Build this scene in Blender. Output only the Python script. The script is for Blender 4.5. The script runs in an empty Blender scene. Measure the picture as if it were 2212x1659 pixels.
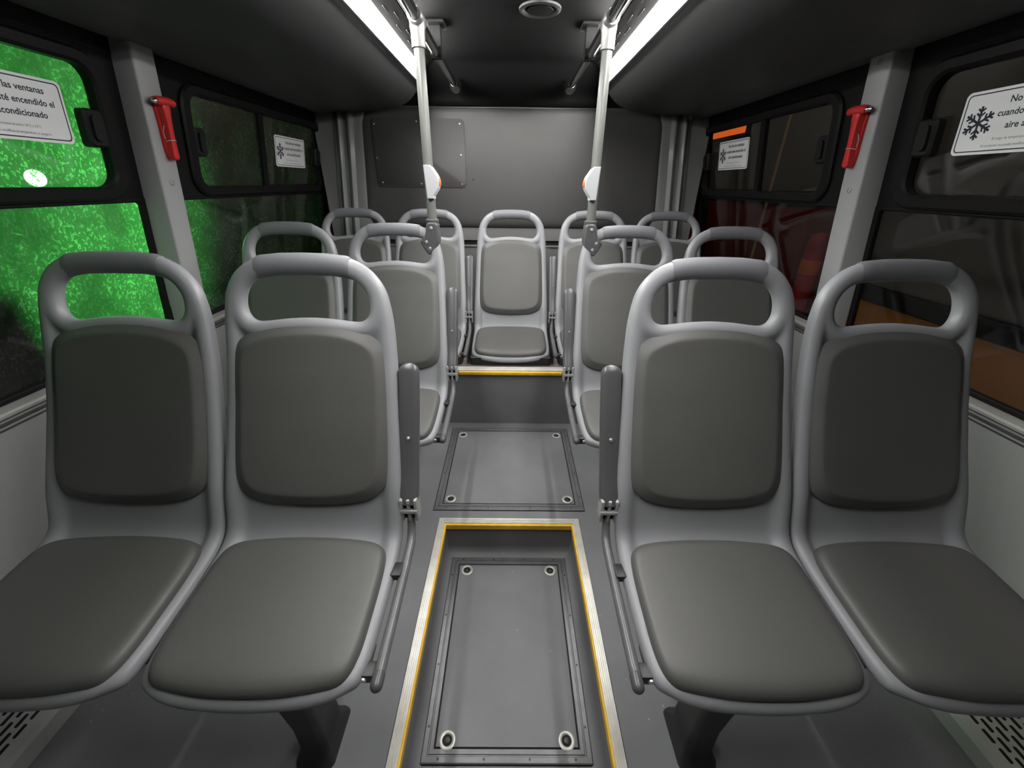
import bpy, bmesh, math, random
import numpy as np
from mathutils import Matrix, Vector

C = bpy.context.scene
COL = C.collection
random.seed(7)
ZO = 1.13                      # height of the camera over the seat platform

# ------------------------------------------------------------------ camera
FPX, PITCH, ROLL, YAW = 845.0, math.radians(27.1), math.radians(.65), math.radians(.3)


def ray(x, y):
    a = (x - 1106) / FPX
    b = (y - 829.5) / FPX
    a, b = a * math.cos(ROLL) + b * math.sin(ROLL), -a * math.sin(ROLL) + b * math.cos(ROLL)
    u = -b
    X, Y, Z = a, math.cos(PITCH) + u * math.sin(PITCH), -math.sin(PITCH) + u * math.cos(PITCH)
    return Vector((X * math.cos(YAW) + Y * math.sin(YAW), -X * math.sin(YAW) + Y * math.cos(YAW), Z))


fw = ray(1106, 829.5).normalized()
rt = (ray(1107, 829.5) - ray(1106, 829.5)).normalized()
up = (ray(1106, 828.5) - ray(1106, 829.5)).normalized()
cam_d = bpy.data.cameras.new('camera')
cam = bpy.data.objects.new('camera', cam_d)
COL.objects.link(cam)
cam_d.sensor_fit = 'HORIZONTAL'
cam_d.sensor_width = 36.0
cam_d.lens = FPX / 2212 * 36.0
cam_d.clip_start = .01
cam.matrix_world = Matrix(((rt.x, up.x, -fw.x, 0), (rt.y, up.y, -fw.y, 0), (rt.z, up.z, -fw.z, ZO), (0, 0, 0, 1)))
C.camera = cam

# ------------------------------------------------------------------ view, night sky, outdoor lamps and added fill lights
C.view_settings.view_transform = 'Standard'
C.view_settings.look = 'None'
C.view_settings.gamma = 1
C.view_settings.exposure = 0.0
C.view_settings.use_curve_mapping = False
try:
    C.cycles.use_denoising = True
    C.cycles.sample_clamp_indirect = 6
    C.cycles.max_bounces = 10
    C.cycles.transparent_max_bounces = 16
except Exception:
    pass
W = bpy.data.worlds.new('night')
C.world = W
W.use_nodes = True
W.node_tree.nodes['Background'].inputs[0].default_value = (.35, .33, .3, 1)
W.node_tree.nodes['Background'].inputs[1].default_value = .012

LED_POWER = 88.0        # emission of the two light strips
GREEN_POWER = 75.0     # green floodlight outside, left
OUTDOOR_FILL_POWER = 24.0     # added fill lights outside, both sides

gl = bpy.data.lights.new('green_flood_light', 'SPOT')
gl.energy = GREEN_POWER
gl.color = (.10, 1.0, .12)
gl.spot_size = math.radians(84)
gl.spot_blend = .6
gl.shadow_soft_size = .05
glo = bpy.data.objects.new('green_flood_light', gl)
COL.objects.link(glo)
GL_POS = Vector((-2.25, 2.094, 0.001 + ZO))
glo.location = GL_POS + Vector((.10, -.10, 0))
glo.rotation_euler = (Vector((-1.2, .70, -.06 + ZO)) - GL_POS).to_track_quat('-Z', 'Y').to_euler()

fl_d = bpy.data.lights.new('green_wall_fill', 'SPOT')  # added spot, unseen, that turns the street wall green
fl_d.energy = GREEN_POWER * 1.6
fl_d.color = (.10, 1.0, .12)
fl_d.spot_size = math.radians(105)
fl_d.spot_blend = 1
fl_d.shadow_soft_size = .1
fl_o = bpy.data.objects.new('green_wall_fill', fl_d)
COL.objects.link(fl_o)
fl_o.location = (-2.75, 2.2, .30 + ZO)
fl_o.rotation_euler = (Vector((-3.75, 1.5, .35 + ZO)) - Vector((-2.75, 2.2, .3 + ZO))).to_track_quat('-Z', 'Y').to_euler()



def street(name, power, col, pos, aim, length):  # added area fill for the surroundings, no lamp body
    l = bpy.data.lights.new(name, 'AREA')
    l.energy = power
    l.color = col
    l.shape = 'RECTANGLE'
    l.size = .25
    l.size_y = length
    o = bpy.data.objects.new(name, l)
    COL.objects.link(o)
    p, a = Vector(pos) + Vector((0, 0, ZO)), Vector(aim) + Vector((0, 0, ZO))
    d = (a - p).normalized()
    x = d.cross(Vector((0, 1, 0))).normalized()
    o.matrix_world = Matrix(((x.x, 0, -d.x, p.x), (x.y, 1, -d.y, p.y), (x.z, 0, -d.z, p.z), (0, 0, 0, 1)))


# added fill lights, unseen, that brighten the parked buses and the brick wall
street('parked_bus_fill', OUTDOOR_FILL_POWER, (1.0, .86, .70), (1.65, 2.6, 1.9), (2.6, 2.6, -.3), 7.5)
street('brick_wall_fill', OUTDOOR_FILL_POWER * .55, (1.0, .75, .6), (-2.6, 7.5, 2.6), (-4.7, 7.5, .1), 4)


# ------------------------------------------------------------------ materials
def mat(name, col, rough=.5, metal=0.0, spec=.5, bump=0.0, bscale=300, var=0.0, vscale=8, emit=None, estr=0, coat=0):
    m = bpy.data.materials.new(name)
    m.use_nodes = True
    nt = m.node_tree
    b = nt.nodes['Principled BSDF']
    b.inputs['Base Color'].default_value = (*col, 1)
    b.inputs['Roughness'].default_value = rough
    b.inputs['Metallic'].default_value = metal
    b.inputs['Specular IOR Level'].default_value = spec
    if coat:
        b.inputs['Coat Weight'].default_value = coat
        b.inputs['Coat Roughness'].default_value = .15
    if emit:
        b.inputs['Emission Color'].default_value = (*emit, 1)
        b.inputs['Emission Strength'].default_value = estr
    tc = nt.nodes.new('ShaderNodeTexCoord')
    if bump:
        n = nt.nodes.new('ShaderNodeTexNoise')
        n.inputs['Scale'].default_value = bscale
        n.inputs['Detail'].default_value = 3
        bp = nt.nodes.new('ShaderNodeBump')
        bp.inputs['Strength'].default_value = bump
        bp.inputs['Distance'].default_value = .002
        nt.links.new(tc.outputs['Object'], n.inputs['Vector'])
        nt.links.new(n.outputs['Fac'], bp.inputs['Height'])
        nt.links.new(bp.outputs['Normal'], b.inputs['Normal'])
    if var:
        n = nt.nodes.new('ShaderNodeTexNoise')
        n.inputs['Scale'].default_value = vscale
        n.inputs['Detail'].default_value = 5
        r = nt.nodes.new('ShaderNodeValToRGB')
        r.color_ramp.elements[0].position = .3
        r.color_ramp.elements[1].position = .7
        r.color_ramp.elements[0].color = (*[c * (1 - var) for c in col], 1)
        r.color_ramp.elements[1].color = (*[min(1, c * (1 + var)) for c in col], 1)
        nt.links.new(tc.outputs['Object'], n.inputs['Vector'])
        nt.links.new(n.outputs['Fac'], r.inputs['Fac'])
        nt.links.new(r.outputs['Color'], b.inputs['Base Color'])
    return m


M = {}
M['shell'] = mat('seat_shell_plastic', (.255, .258, .27), .42, bump=.12, bscale=900, var=.03, vscale=6)
M['grip'] = mat('grip_plastic', (.165, .168, .18), .5, bump=.1, bscale=900)
M['pad'] = mat('pad_vinyl', (.091, .0905, .086), .46, bump=.18, bscale=700, var=.05, vscale=7)
M['arm'] = mat('armrest_plastic', (.078, .078, .082), .30, bump=.05, bscale=900)
M['hinge'] = mat('hinge_alloy', (.42, .42, .41), .28, metal=.35)
M['rail'] = mat('grey_enamel', (.12, .12, .122), .3, var=.12, vscale=30)
M['black'] = mat('black_plastic', (.008, .008, .008), .55, spec=.25)
M['blacksteel'] = mat('black_steel', (.02, .02, .02), .4)
M['chrome'] = mat('chrome', (.7, .7, .69), .22, metal=1)
M['pole'] = mat('pole_silver_paint', (.135, .14, .128), .32, spec=.6)
M['tube'] = mat('polished_tube', (.22, .22, .22), .16, metal=.95)
M['clamp'] = mat('clamp_plastic', (.075, .075, .078), .5, bump=.05, bscale=500)
M['steel'] = mat('screw_steel', (.75, .75, .74), .3, metal=.8)
M['hole'] = mat('dark_slot', (.004, .004, .004), .8)
M['ceiling'] = mat('ceiling_vinyl', (.0065, .0065, .0065), .65, spec=.06, bump=.3, bscale=500)
M['duct'] = mat('duct_panel', (.085, .085, .086), .5, spec=.2, bump=.25, bscale=600)
M['rearpad'] = mat('rear_panel_vinyl', (.050, .0495, .0475), .55, bump=.4, bscale=350, var=.04, vscale=4)
M['rearwall'] = mat('rear_wall_laminate', (.17, .17, .168), .5, bump=.1, bscale=500)
M['column'] = mat('corner_extrusion', (.20, .20, .20), .35)
M['wallpanel'] = mat('wall_laminate', (.23, .235, .23), .5, bump=.1, bscale=700)
M['pillar'] = mat('pillar_laminate', (.27, .27, .272), .45, bump=.15, bscale=700)
M['sill'] = mat('sill_aluminium', (.33, .33, .31), .4, metal=.25)
M['groove'] = mat('sill_groove', (.06, .06, .058), .45)
M['frame'] = mat('black_rubber_frame', (.006, .006, .006), .5, spec=.15)
M['alu'] = mat('aluminium_edge', (.70, .68, .62), .35, metal=.35, var=.12, vscale=25)
M['yellow'] = mat('yellow_nosing', (.78, .47, .03), .5, var=.12, vscale=40)
M['hatchframe'] = mat('hatch_frame', (.155, .157, .16), .36, metal=.4, var=.12, vscale=30)
M['ring'] = mat('bolt_ring', (.50, .50, .46), .35, metal=.4)
M['red'] = mat('red_plastic', (.46, .018, .018), .35, spec=.5)
M['white'] = mat('white_plastic', (.40, .41, .42), .4)
M['orange'] = mat('orange_button', (.85, .17, .04), .4)
M['paper'] = mat('sticker_white', (.78, .78, .78), .5)
M['ink'] = mat('sticker_ink', (.012, .014, .03), .5)
M['smallink'] = mat('sticker_small_ink', (.10, .10, .12), .5)
M['led'] = mat('led_diffuser', (.8, .8, .8), .4, emit=(1.0, .985, .97), estr=LED_POWER)
M['trough'] = mat('trough_panel', (.0035, .0034, .003), .35, spec=.25)
M['tee'] = mat('cast_tee', (.30, .30, .29), .32, metal=.5)
M['housing'] = mat('lamp_housing', (.40, .40, .40), .3, metal=.3)
M['dirty'] = mat('step_top', (.10, .085, .08), .55, var=.3, vscale=14)
M['vent'] = mat('heater_grille_steel', (.42, .42, .41), .45, metal=.2)
M['speaker'] = mat('ceiling_vent', (.010, .010, .010), .5)


def floor_mat():
    m = mat('floor_sheet', (.10, .102, .106), .5, spec=.45, bump=.08, bscale=700)
    nt = m.node_tree
    b = nt.nodes['Principled BSDF']
    tc = nt.nodes.new('ShaderNodeTexCoord')
    n1 = nt.nodes.new('ShaderNodeTexNoise'); n1.inputs['Scale'].default_value = 5; n1.inputs['Detail'].default_value = 6
    r1 = nt.nodes.new('ShaderNodeValToRGB')
    r1.color_ramp.elements[0].position = .3; r1.color_ramp.elements[0].color = (.15, .152, .157, 1)
    r1.color_ramp.elements[1].position = .75; r1.color_ramp.elements[1].color = (.195, .198, .203, 1)
    n2 = nt.nodes.new('ShaderNodeTexVoronoi'); n2.inputs['Scale'].default_value = 34
    r2 = nt.nodes.new('ShaderNodeValToRGB')
    r2.color_ramp.elements[0].position = .045; r2.color_ramp.elements[0].color = (1, 1, 1, 1)
    r2.color_ramp.elements[1].position = .085; r2.color_ramp.elements[1].color = (0, 0, 0, 1)
    n3 = nt.nodes.new('ShaderNodeTexNoise'); n3.inputs['Scale'].default_value = 9; n3.inputs['Detail'].default_value = 2
    r3 = nt.nodes.new('ShaderNodeValToRGB')
    r3.color_ramp.elements[0].position = .50; r3.color_ramp.elements[0].color = (0, 0, 0, 1)
    r3.color_ramp.elements[1].position = .62; r3.color_ramp.elements[1].color = (.7, .7, .7, 1)
    mu = nt.nodes.new('ShaderNodeMath'); mu.operation = 'MULTIPLY'
    mx = nt.nodes.new('ShaderNodeMixRGB'); mx.inputs['Color2'].default_value = (.45, .45, .44, 1)
    for n in (n1, n2, n3):
        nt.links.new(tc.outputs['Object'], n.inputs['Vector'])
    nt.links.new(n1.outputs['Fac'], r1.inputs['Fac'])
    nt.links.new(n2.outputs['Distance'], r2.inputs['Fac'])
    nt.links.new(n3.outputs['Fac'], r3.inputs['Fac'])
    nt.links.new(r2.outputs['Color'], mu.inputs[0]); nt.links.new(r3.outputs['Color'], mu.inputs[1])
    nt.links.new(mu.outputs[0], mx.inputs['Fac'])
    nt.links.new(r1.outputs['Color'], mx.inputs['Color1'])
    nt.links.new(mx.outputs['Color'], b.inputs['Base Color'])
    return m


M['floor'] = floor_mat()


def glass_mat(name, wet, tint=(.55, .55, .53), amount=1.0):
    """tinted pane: clear + mirror-like skin; a wet pane also carries a film of rain drops that scatters light"""
    m = bpy.data.materials.new(name)
    m.use_nodes = True
    nt = m.node_tree
    nt.nodes.remove(nt.nodes['Principled BSDF'])
    out = nt.nodes['Material Output']
    tr = nt.nodes.new('ShaderNodeBsdfTransparent'); tr.inputs[0].default_value = (*tint, 1)
    gs = nt.nodes.new('ShaderNodeBsdfGlossy'); gs.inputs['Roughness'].default_value = .03
    gs.inputs[0].default_value = (.9, .9, .9, 1)
    lw = nt.nodes.new('ShaderNodeLayerWeight'); lw.inputs['Blend'].default_value = .5
    pw = nt.nodes.new('ShaderNodeMath'); pw.operation = 'POWER'; pw.inputs[1].default_value = 5
    fr = nt.nodes.new('ShaderNodeMath'); fr.operation = 'MULTIPLY_ADD'
    fr.inputs[1].default_value = .95; fr.inputs[2].default_value = .04
    nt.links.new(lw.outputs['Facing'], pw.inputs[0]); nt.links.new(pw.outputs[0], fr.inputs[0])
    mix = nt.nodes.new('ShaderNodeMixShader')
    nt.links.new(fr.outputs[0], mix.inputs[0])
    base = tr
    if wet:
        tc = nt.nodes.new('ShaderNodeTexCoord')
        mp = nt.nodes.new('ShaderNodeMapping')
        mp.inputs['Scale'].default_value = (1, 1, .75)
        nt.links.new(tc.outputs['Object'], mp.inputs['Vector'])
        wob = nt.nodes.new('ShaderNodeTexNoise'); wob.inputs['Scale'].default_value = 60
        wob.inputs['Detail'].default_value = 3
        mxv = nt.nodes.new('ShaderNodeMixRGB'); mxv.inputs['Fac'].default_value = .012
        nt.links.new(mp.outputs[0], wob.inputs['Vector'])
        nt.links.new(mp.outputs[0], mxv.inputs['Color1']); nt.links.new(wob.outputs['Color'], mxv.inputs['Color2'])
        vo = nt.nodes.new('ShaderNodeTexNoise'); vo.inputs['Scale'].default_value = 130
        vo.inputs['Detail'].default_value = 2.5
        nt.links.new(mxv.outputs[0], vo.inputs['Vector'])
        drop = nt.nodes.new('ShaderNodeValToRGB')
        ce = drop.color_ramp.elements
        ce[0].position = .555; ce[0].color = (0, 0, 0, 1)
        ce[1].position = .60; ce[1].color = (1, 1, 1, 1)
        e3 = ce.new(.66); e3.color = (.35, .35, .35, 1)
        nt.links.new(vo.outputs['Fac'], drop.inputs['Fac'])
        big = nt.nodes.new('ShaderNodeTexNoise'); big.inputs['Scale'].default_value = 7; big.inputs['Detail'].default_value = 6
        big.inputs['Roughness'].default_value = .65
        nt.links.new(mp.outputs[0], big.inputs['Vector'])
        film = nt.nodes.new('ShaderNodeValToRGB')
        film.color_ramp.elements[0].position = .38; film.color_ramp.elements[0].color = (.20, .20, .20, 1)
        film.color_ramp.elements[1].position = .62; film.color_ramp.elements[1].color = (.38, .38, .38, 1)
        nt.links.new(big.outputs['Fac'], film.inputs['Fac'])
        dm = nt.nodes.new('ShaderNodeMath'); dm.operation = 'MULTIPLY'
        nt.links.new(drop.outputs[0], dm.inputs[0])
        msk = nt.nodes.new('ShaderNodeValToRGB')
        msk.color_ramp.elements[0].position = .42; msk.color_ramp.elements[0].color = (.12, .12, .12, 1)
        msk.color_ramp.elements[1].position = .60; msk.color_ramp.elements[1].color = (.9, .9, .9, 1)
        nt.links.new(big.outputs['Fac'], msk.inputs['Fac'])
        nt.links.new(msk.outputs[0], dm.inputs[1])
        add = nt.nodes.new('ShaderNodeMath'); add.operation = 'ADD'; add.use_clamp = True
        nt.links.new(film.outputs[0], add.inputs[0]); nt.links.new(dm.outputs[0], add.inputs[1])
        tl = nt.nodes.new('ShaderNodeBsdfTranslucent'); tl.inputs[0].default_value = (.9, .9, .9, 1)
        m2 = nt.nodes.new('ShaderNodeMixShader')
        am = nt.nodes.new('ShaderNodeMath'); am.operation = 'MULTIPLY'; am.inputs[1].default_value = amount
        nt.links.new(add.outputs[0], am.inputs[0])
        nt.links.new(am.outputs[0], m2.inputs[0])
        nt.links.new(tr.outputs[0], m2.inputs[1]); nt.links.new(tl.outputs[0], m2.inputs[2])
        base = m2
    nt.links.new(base.outputs[0], mix.inputs[1]); nt.links.new(gs.outputs[0], mix.inputs[2])
    nt.links.new(mix.outputs[0], out.inputs[0])
    return m


M['glass'] = glass_mat('tinted_glass', False)
M['wetglass'] = glass_mat('rain_wet_glass', True, tint=(.045, .045, .044))
M['clear'] = glass_mat('clear_glass', False, tint=(.95, .95, .95))
M['dampglass'] = glass_mat('damp_glass', True, amount=.28, tint=(.28, .28, .27))


# ------------------------------------------------------------------ mesh helpers (z given relative to the camera unless local)
class MB:
    def __init__(self):
        self.v = []
        self.f = []
        self.wn = False

    def add(self, vs, fs):
        o = len(self.v)
        self.v += [tuple(p) for p in vs]
        self.f += [tuple(i + o for i in f) for f in fs]
        return self

    def box(self, x0, x1, y0, y1, z0, z1, bev=0.0, seg=2):
        x0, x1 = min(x0, x1), max(x0, x1)
        y0, y1 = min(y0, y1), max(y0, y1)
        z0, z1 = min(z0, z1), max(z0, z1)
        bm = bmesh.new()
        bmesh.ops.create_cube(bm, size=1)
        for v in bm.verts:
            v.co = ((x0 + x1) / 2 + v.co.x * (x1 - x0), (y0 + y1) / 2 + v.co.y * (y1 - y0), (z0 + z1) / 2 + v.co.z * (z1 - z0))
        if bev:
            self.wn = True
            bmesh.ops.bevel(bm, geom=bm.edges[:] , offset=bev, segments=seg, affect='EDGES', profile=.5)
        bm.verts.index_update()
        self.add([v.co[:] for v in bm.verts], [[v.index for v in f.verts] for f in bm.faces])
        bm.free()
        return self

    def tube(self, path, r, n=12, cap=True, r2=None):
        """path: points; r: radius or list"""
        P = [Vector(p) for p in path]
        rs = r if isinstance(r, (list, tuple)) else [r] * len(P)
        T = []
        for i in range(len(P)):
            a = P[max(0, i - 1)]
            b = P[min(len(P) - 1, i + 1)]
            T.append((b - a).normalized())
        ref = Vector((0, 0, 1)) if abs(T[0].z) < .9 else Vector((0, 1, 0))
        N = (ref - T[0] * ref.dot(T[0])).normalized()
        vs = []
        for i, p in enumerate(P):
            N = (N - T[i] * N.dot(T[i])).normalized()
            B = T[i].cross(N)
            for k in range(n):
                a = 2 * math.pi * k / n
                vs.append(p + (N * math.cos(a) + B * math.sin(a) * (r2 or 1)) * rs[i])
        fs = []
        for i in range(len(P) - 1):
            for k in range(n):
                k2 = (k + 1) % n
                fs.append((i * n + k, i * n + k2, (i + 1) * n + k2, (i + 1) * n + k))
        if cap:
            fs.append(tuple(range(n - 1, -1, -1)))
            fs.append(tuple((len(P) - 1) * n + k for k in range(n)))
        return self.add(vs, fs)

    def capsule(self, a, b, r, n=12):
        a = Vector(a); b = Vector(b); d = (b - a).normalized()
        pts, rs = [], []
        for k in range(5):
            t = math.pi / 2 * k / 4
            pts.append(a - d * r * math.cos(t)); rs.append(max(1e-4, r * math.sin(t)))
        for k in range(5):
            t = math.pi / 2 * k / 4
            pts.append(b + d * r * math.sin(t)); rs.append(max(1e-4, r * math.cos(t)))
        return self.tube(pts, rs, n)

    def lathe(self, prof, c, axis='Z', n=24):
        """prof: (r, h) pairs along axis"""
        vs = []
        for r, h in prof:
            for k in range(n):
                a = 2 * math.pi * k / n
                p = (r * math.cos(a), r * math.sin(a), h)
                if axis == 'Y':
                    p = (p[0], p[2], p[1])
                if axis == 'X':
                    p = (p[2], p[0], p[1])
                vs.append((p[0] + c[0], p[1] + c[1], p[2] + c[2]))
        fs = []
        for i in range(len(prof) - 1):
            for k in range(n):
                k2 = (k + 1) % n
                fs.append((i * n + k, i * n + k2, (i + 1) * n + k2, (i + 1) * n + k))
        fs.append(tuple(range(n)))
        fs.append(tuple((len(prof) - 1) * n + k for k in range(n)))
        return self.add(vs, fs)

    def prism(self, poly, fn, t0, t1):
        """closed polygon of 2-D points carried by fn(u, v, t) between t0 and t1"""
        n = len(poly)
        vs = [fn(u, v, t0) for u, v in poly] + [fn(u, v, t1) for u, v in poly]
        fs = [tuple(range(n)), tuple(range(2 * n - 1, n - 1, -1))]
        for k in range(n):
            k2 = (k + 1) % n
            fs.append((k, k + n, k2 + n, k2))
        return self.add(vs, fs)

    def loft(self, rows, closed=False, cap=False):
        n = len(rows[0])
        vs = [p for r in rows for p in r]
        fs = []
        m = n if closed else n - 1
        for i in range(len(rows) - 1):
            for k in range(m):
                k2 = (k + 1) % n
                fs.append((i * n + k, i * n + k2, (i + 1) * n + k2, (i + 1) * n + k))
        if cap:
            fs.append(tuple(range(n)))
            fs.append(tuple((len(rows) - 1) * n + k for k in range(n)))
        return self.add(vs, fs)


def link(name, me, parent=None, loc=(0, 0, 0)):
    o = bpy.data.objects.new(name, me)
    COL.objects.link(o)
    if parent is not None:
        o.parent = parent
    o.location = loc
    return o


def mesh(name, mb, mats, origin=(0, 0, 0), smooth=40, fix=True):
    me = bpy.data.meshes.new(name)
    ox, oy, oz = origin
    me.from_pydata([(a - ox, b - oy, c - oz) for a, b, c in mb.v], [], mb.f)
    if fix:
        bm = bmesh.new()
        bm.from_mesh(me)
        bmesh.ops.recalc_face_normals(bm, faces=bm.faces)
        bm.to_mesh(me)
        bm.free()
    for m in (mats if isinstance(mats, (list, tuple)) else [mats]):
        me.materials.append(m)
    if smooth:
        me.shade_smooth()
        me.set_sharp_from_angle(angle=math.radians(smooth))
    me.update()
    return me


def obj(name, mb, m, parent=None, loc=(0, 0, 0), origin=(0, 0, 0), smooth=40, fix=True):
    o = link(name, mesh(name, mb, m, origin, smooth, fix), parent, loc)
    if mb.wn and smooth:
        w = o.modifiers.new('weighted_normal', 'WEIGHTED_NORMAL')
        w.keep_sharp = True
    return o


def empty(name, loc=(0, 0, 0)):
    o = bpy.data.objects.new(name, None)
    COL.objects.link(o)
    o.location = loc
    o.empty_display_size = .05
    return o


def tag(o, label, cat, group=None):
    o['label'] = label
    o['category'] = cat
    if group:
        o['group'] = group
    return o


def struct(o):
    o['kind'] = 'structure'
    return o


def rrect(u0, u1, v0, v1, r, n=6):
    pts = []
    for cx, cy, a0 in ((u1 - r, v1 - r, 0), (u0 + r, v1 - r, 90), (u0 + r, v0 + r, 180), (u1 - r, v0 + r, 270)):
        for k in range(n + 1):
            a = math.radians(a0 + 90 * k / n)
            pts.append((cx + r * math.cos(a), cy + r * math.sin(a)))
    return pts


def chaikin(P, it=2):
    P = [np.array(p, float) for p in P]
    for _ in range(it):
        Q = []
        for i in range(len(P)):
            a, b = P[i], P[(i + 1) % len(P)]
            Q += [a * .75 + b * .25, a * .25 + b * .75]
        P = Q
    return np.array(P)


def poly_sd(px, py, poly):
    """signed distance, positive inside"""
    best = np.full(px.shape, 1e9)
    inside = np.zeros(px.shape, bool)
    n = len(poly)
    for i in range(n):
        ax, ay = poly[i]
        bx, by = poly[(i + 1) % n]
        ex, ey = bx - ax, by - ay
        L = ex * ex + ey * ey + 1e-12
        t = np.clip(((px - ax) * ex + (py - ay) * ey) / L, 0, 1)
        d = (px - ax - t * ex) ** 2 + (py - ay - t * ey) ** 2
        best = np.minimum(best, d)
        cond = ((ay > py) != (by > py))
        xi = ex * (py - ay) / (ey if abs(ey) > 1e-12 else 1e-12) + ax
        inside ^= cond & (px < xi)
    d = np.sqrt(best)
    return np.where(inside, d, -d)


def surface_nets(F, gx, gy, gz):
    S = F < 0
    nx, ny, nz = F.shape
    cs = [(i, j, k) for i in (0, 1) for j in (0, 1) for k in (0, 1)]
    sub = lambda A, c: A[c[0]:nx - 1 + c[0], c[1]:ny - 1 + c[1], c[2]:nz - 1 + c[2]]
    cnt = sum(sub(S, c).astype(int) for c in cs)
    act = (cnt > 0) & (cnt < 8)
    acc = np.zeros(act.shape + (3,))
    num = np.zeros(act.shape)
    for a in cs:
        for ax in range(3):
            if a[ax]:
                continue
            b = list(a); b[ax] = 1; b = tuple(b)
            fa, fb = sub(F, a), sub(F, b)
            cr = (fa < 0) != (fb < 0)
            t = np.where(cr, fa / np.where(cr, fa - fb, 1), 0)
            for q in range(3):
                acc[..., q] += np.where(cr, (t if q == ax else a[q]), 0)
            num += cr
    I, J, K = np.nonzero(act)
    p = acc[I, J, K] / num[I, J, K][:, None]
    V = np.stack([gx[I] + p[:, 0] * (gx[1] - gx[0]), gy[J] + p[:, 1] * (gy[1] - gy[0]), gz[K] + p[:, 2] * (gz[1] - gz[0])], 1)
    idx = -np.ones(act.shape, int)
    idx[I, J, K] = np.arange(len(I))
    faces = []
    for ax in range(3):
        A = S.take(range(0, S.shape[ax] - 1), ax)
        B = S.take(range(1, S.shape[ax]), ax)
        ch = A != B
        u, v = [q for q in range(3) if q != ax]
        E = np.nonzero(ch)
        E = np.stack(E, 1)
        ok = (E[:, u] > 0) & (E[:, v] > 0) & (E[:, u] < F.shape[u] - 1) & (E[:, v] < F.shape[v] - 1)
        E = E[ok]
        if not len(E):
            continue
        q = []
        for du, dv in ((1, 1), (0, 1), (0, 0), (1, 0)):
            e = E.copy(); e[:, u] -= du; e[:, v] -= dv
            q.append(idx[e[:, 0], e[:, 1], e[:, 2]])
        faces.append(np.stack(q, 1))
    return V, np.concatenate(faces)


# ------------------------------------------------------------------ the seat: side profile (y, z from the platform)
SB = .65   # y of the seat's base in the nearest row
_prof = np.array([(.340, .290), (.342, .306), (.347, .322), (.360, .334), (.40, .342), (.47, .351), (.55, .361),
                  (.615, .372), (.645, .382), (.665, .400), (.677, .426), (.688, .456), (.702, .49), (.745, .575), (.79, .67),
                  (.829, .765), (.853, .84), (.870, .905), (.882, .96), (.887, .995), (.889, 1.03)])


def smooth_poly(P, n):
    """dense, smoothed copy of a polyline, evenly spaced in arc length"""
    P = np.array(P, float)
    d = np.r_[0, np.cumsum(np.hypot(*np.diff(P, axis=0).T))]
    t = np.linspace(0, d[-1], n)
    Q = np.stack([np.interp(t, d, P[:, k]) for k in range(2)], 1)
    w = max(3, int(.022 / (t[1] - t[0])))
    ker = np.ones(w) / w
    for _ in range(2):
        pad = np.r_[2 * Q[:1] - Q[w:0:-1], Q, 2 * Q[-1:] - Q[-2:-w - 2:-1]]
        Q = np.stack([np.convolve(pad[:, k], ker, 'same')[w:-w] for k in range(2)], 1)
    d = np.r_[0, np.cumsum(np.hypot(*np.diff(Q, axis=0).T))]
    t2 = np.linspace(0, d[-1], n)
    return np.stack([np.interp(t2, d, Q[:, k]) for k in range(2)], 1), t2


PROF, PS = smooth_poly(_prof, 800)
PT = np.gradient(PROF, PS, axis=0)
PT /= np.linalg.norm(PT, axis=1)[:, None]


def pmap(x, s, n):
    """(lateral, arc length, outward) -> seat-local point (arrays)"""
    y = np.interp(s, PS, PROF[:, 0]); z = np.interp(s, PS, PROF[:, 1])
    ty = np.interp(s, PS, PT[:, 0]); tz = np.interp(s, PS, PT[:, 1])
    return np.stack([np.broadcast_to(x, np.shape(y)), y - tz * n - SB, z + ty * n], -1)


_ib = np.argmin(np.hypot(PROF[:, 0] - .672, PROF[:, 1] - .415))
s_z = lambda z: float(np.interp(z, PROF[_ib:, 1], PS[_ib:]))
s_y = lambda y: float(np.interp(y, PROF[40:_ib, 0], PS[40:_ib]))

outer_half = [(0, s_z(.990)), (.05, s_z(.989)), (.10, s_z(.984)), (.135, s_z(.968)), (.160, s_z(.945)), (.178, s_z(.915)), (.186, s_z(.88)),
              (.191, s_z(.845)), (.194, s_z(.80)), (.198, s_z(.72)), (.201, s_z(.64)), (.205, s_z(.55)), (.207, s_z(.46)), (.2065, s_z(.42)),
              (.206, s_y(.63)), (.206, s_y(.55)), (.205, s_y(.46)), (.201, s_y(.40)), (.192, s_y(.372)), (.175, s_y(.355)), (.15, .039), (.10, .027), (.0, .021)]
OUT = chaikin(outer_half + [(-a, b) for a, b in outer_half[-2:0:-1]], 2)
hole_half = [(0, s_z(.948)), (.06, s_z(.947)), (.095, s_z(.942)), (.122, s_z(.928)), (.137, s_z(.905)), (.141, s_z(.882)), (.137, s_z(.862)),
             (.126, s_z(.850)), (.108, s_z(.8465)), (.06, s_z(.853)), (0, s_z(.857))]
HOLE = chaikin(hole_half + [(-a, b) for a, b in hole_half[-2:0:-1]], 2)


def smin(a, b, k):
    h = np.clip(.5 + .5 * (b - a) / k, 0, 1)
    return b * (1 - h) + a * h - k * h * (1 - h)


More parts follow.
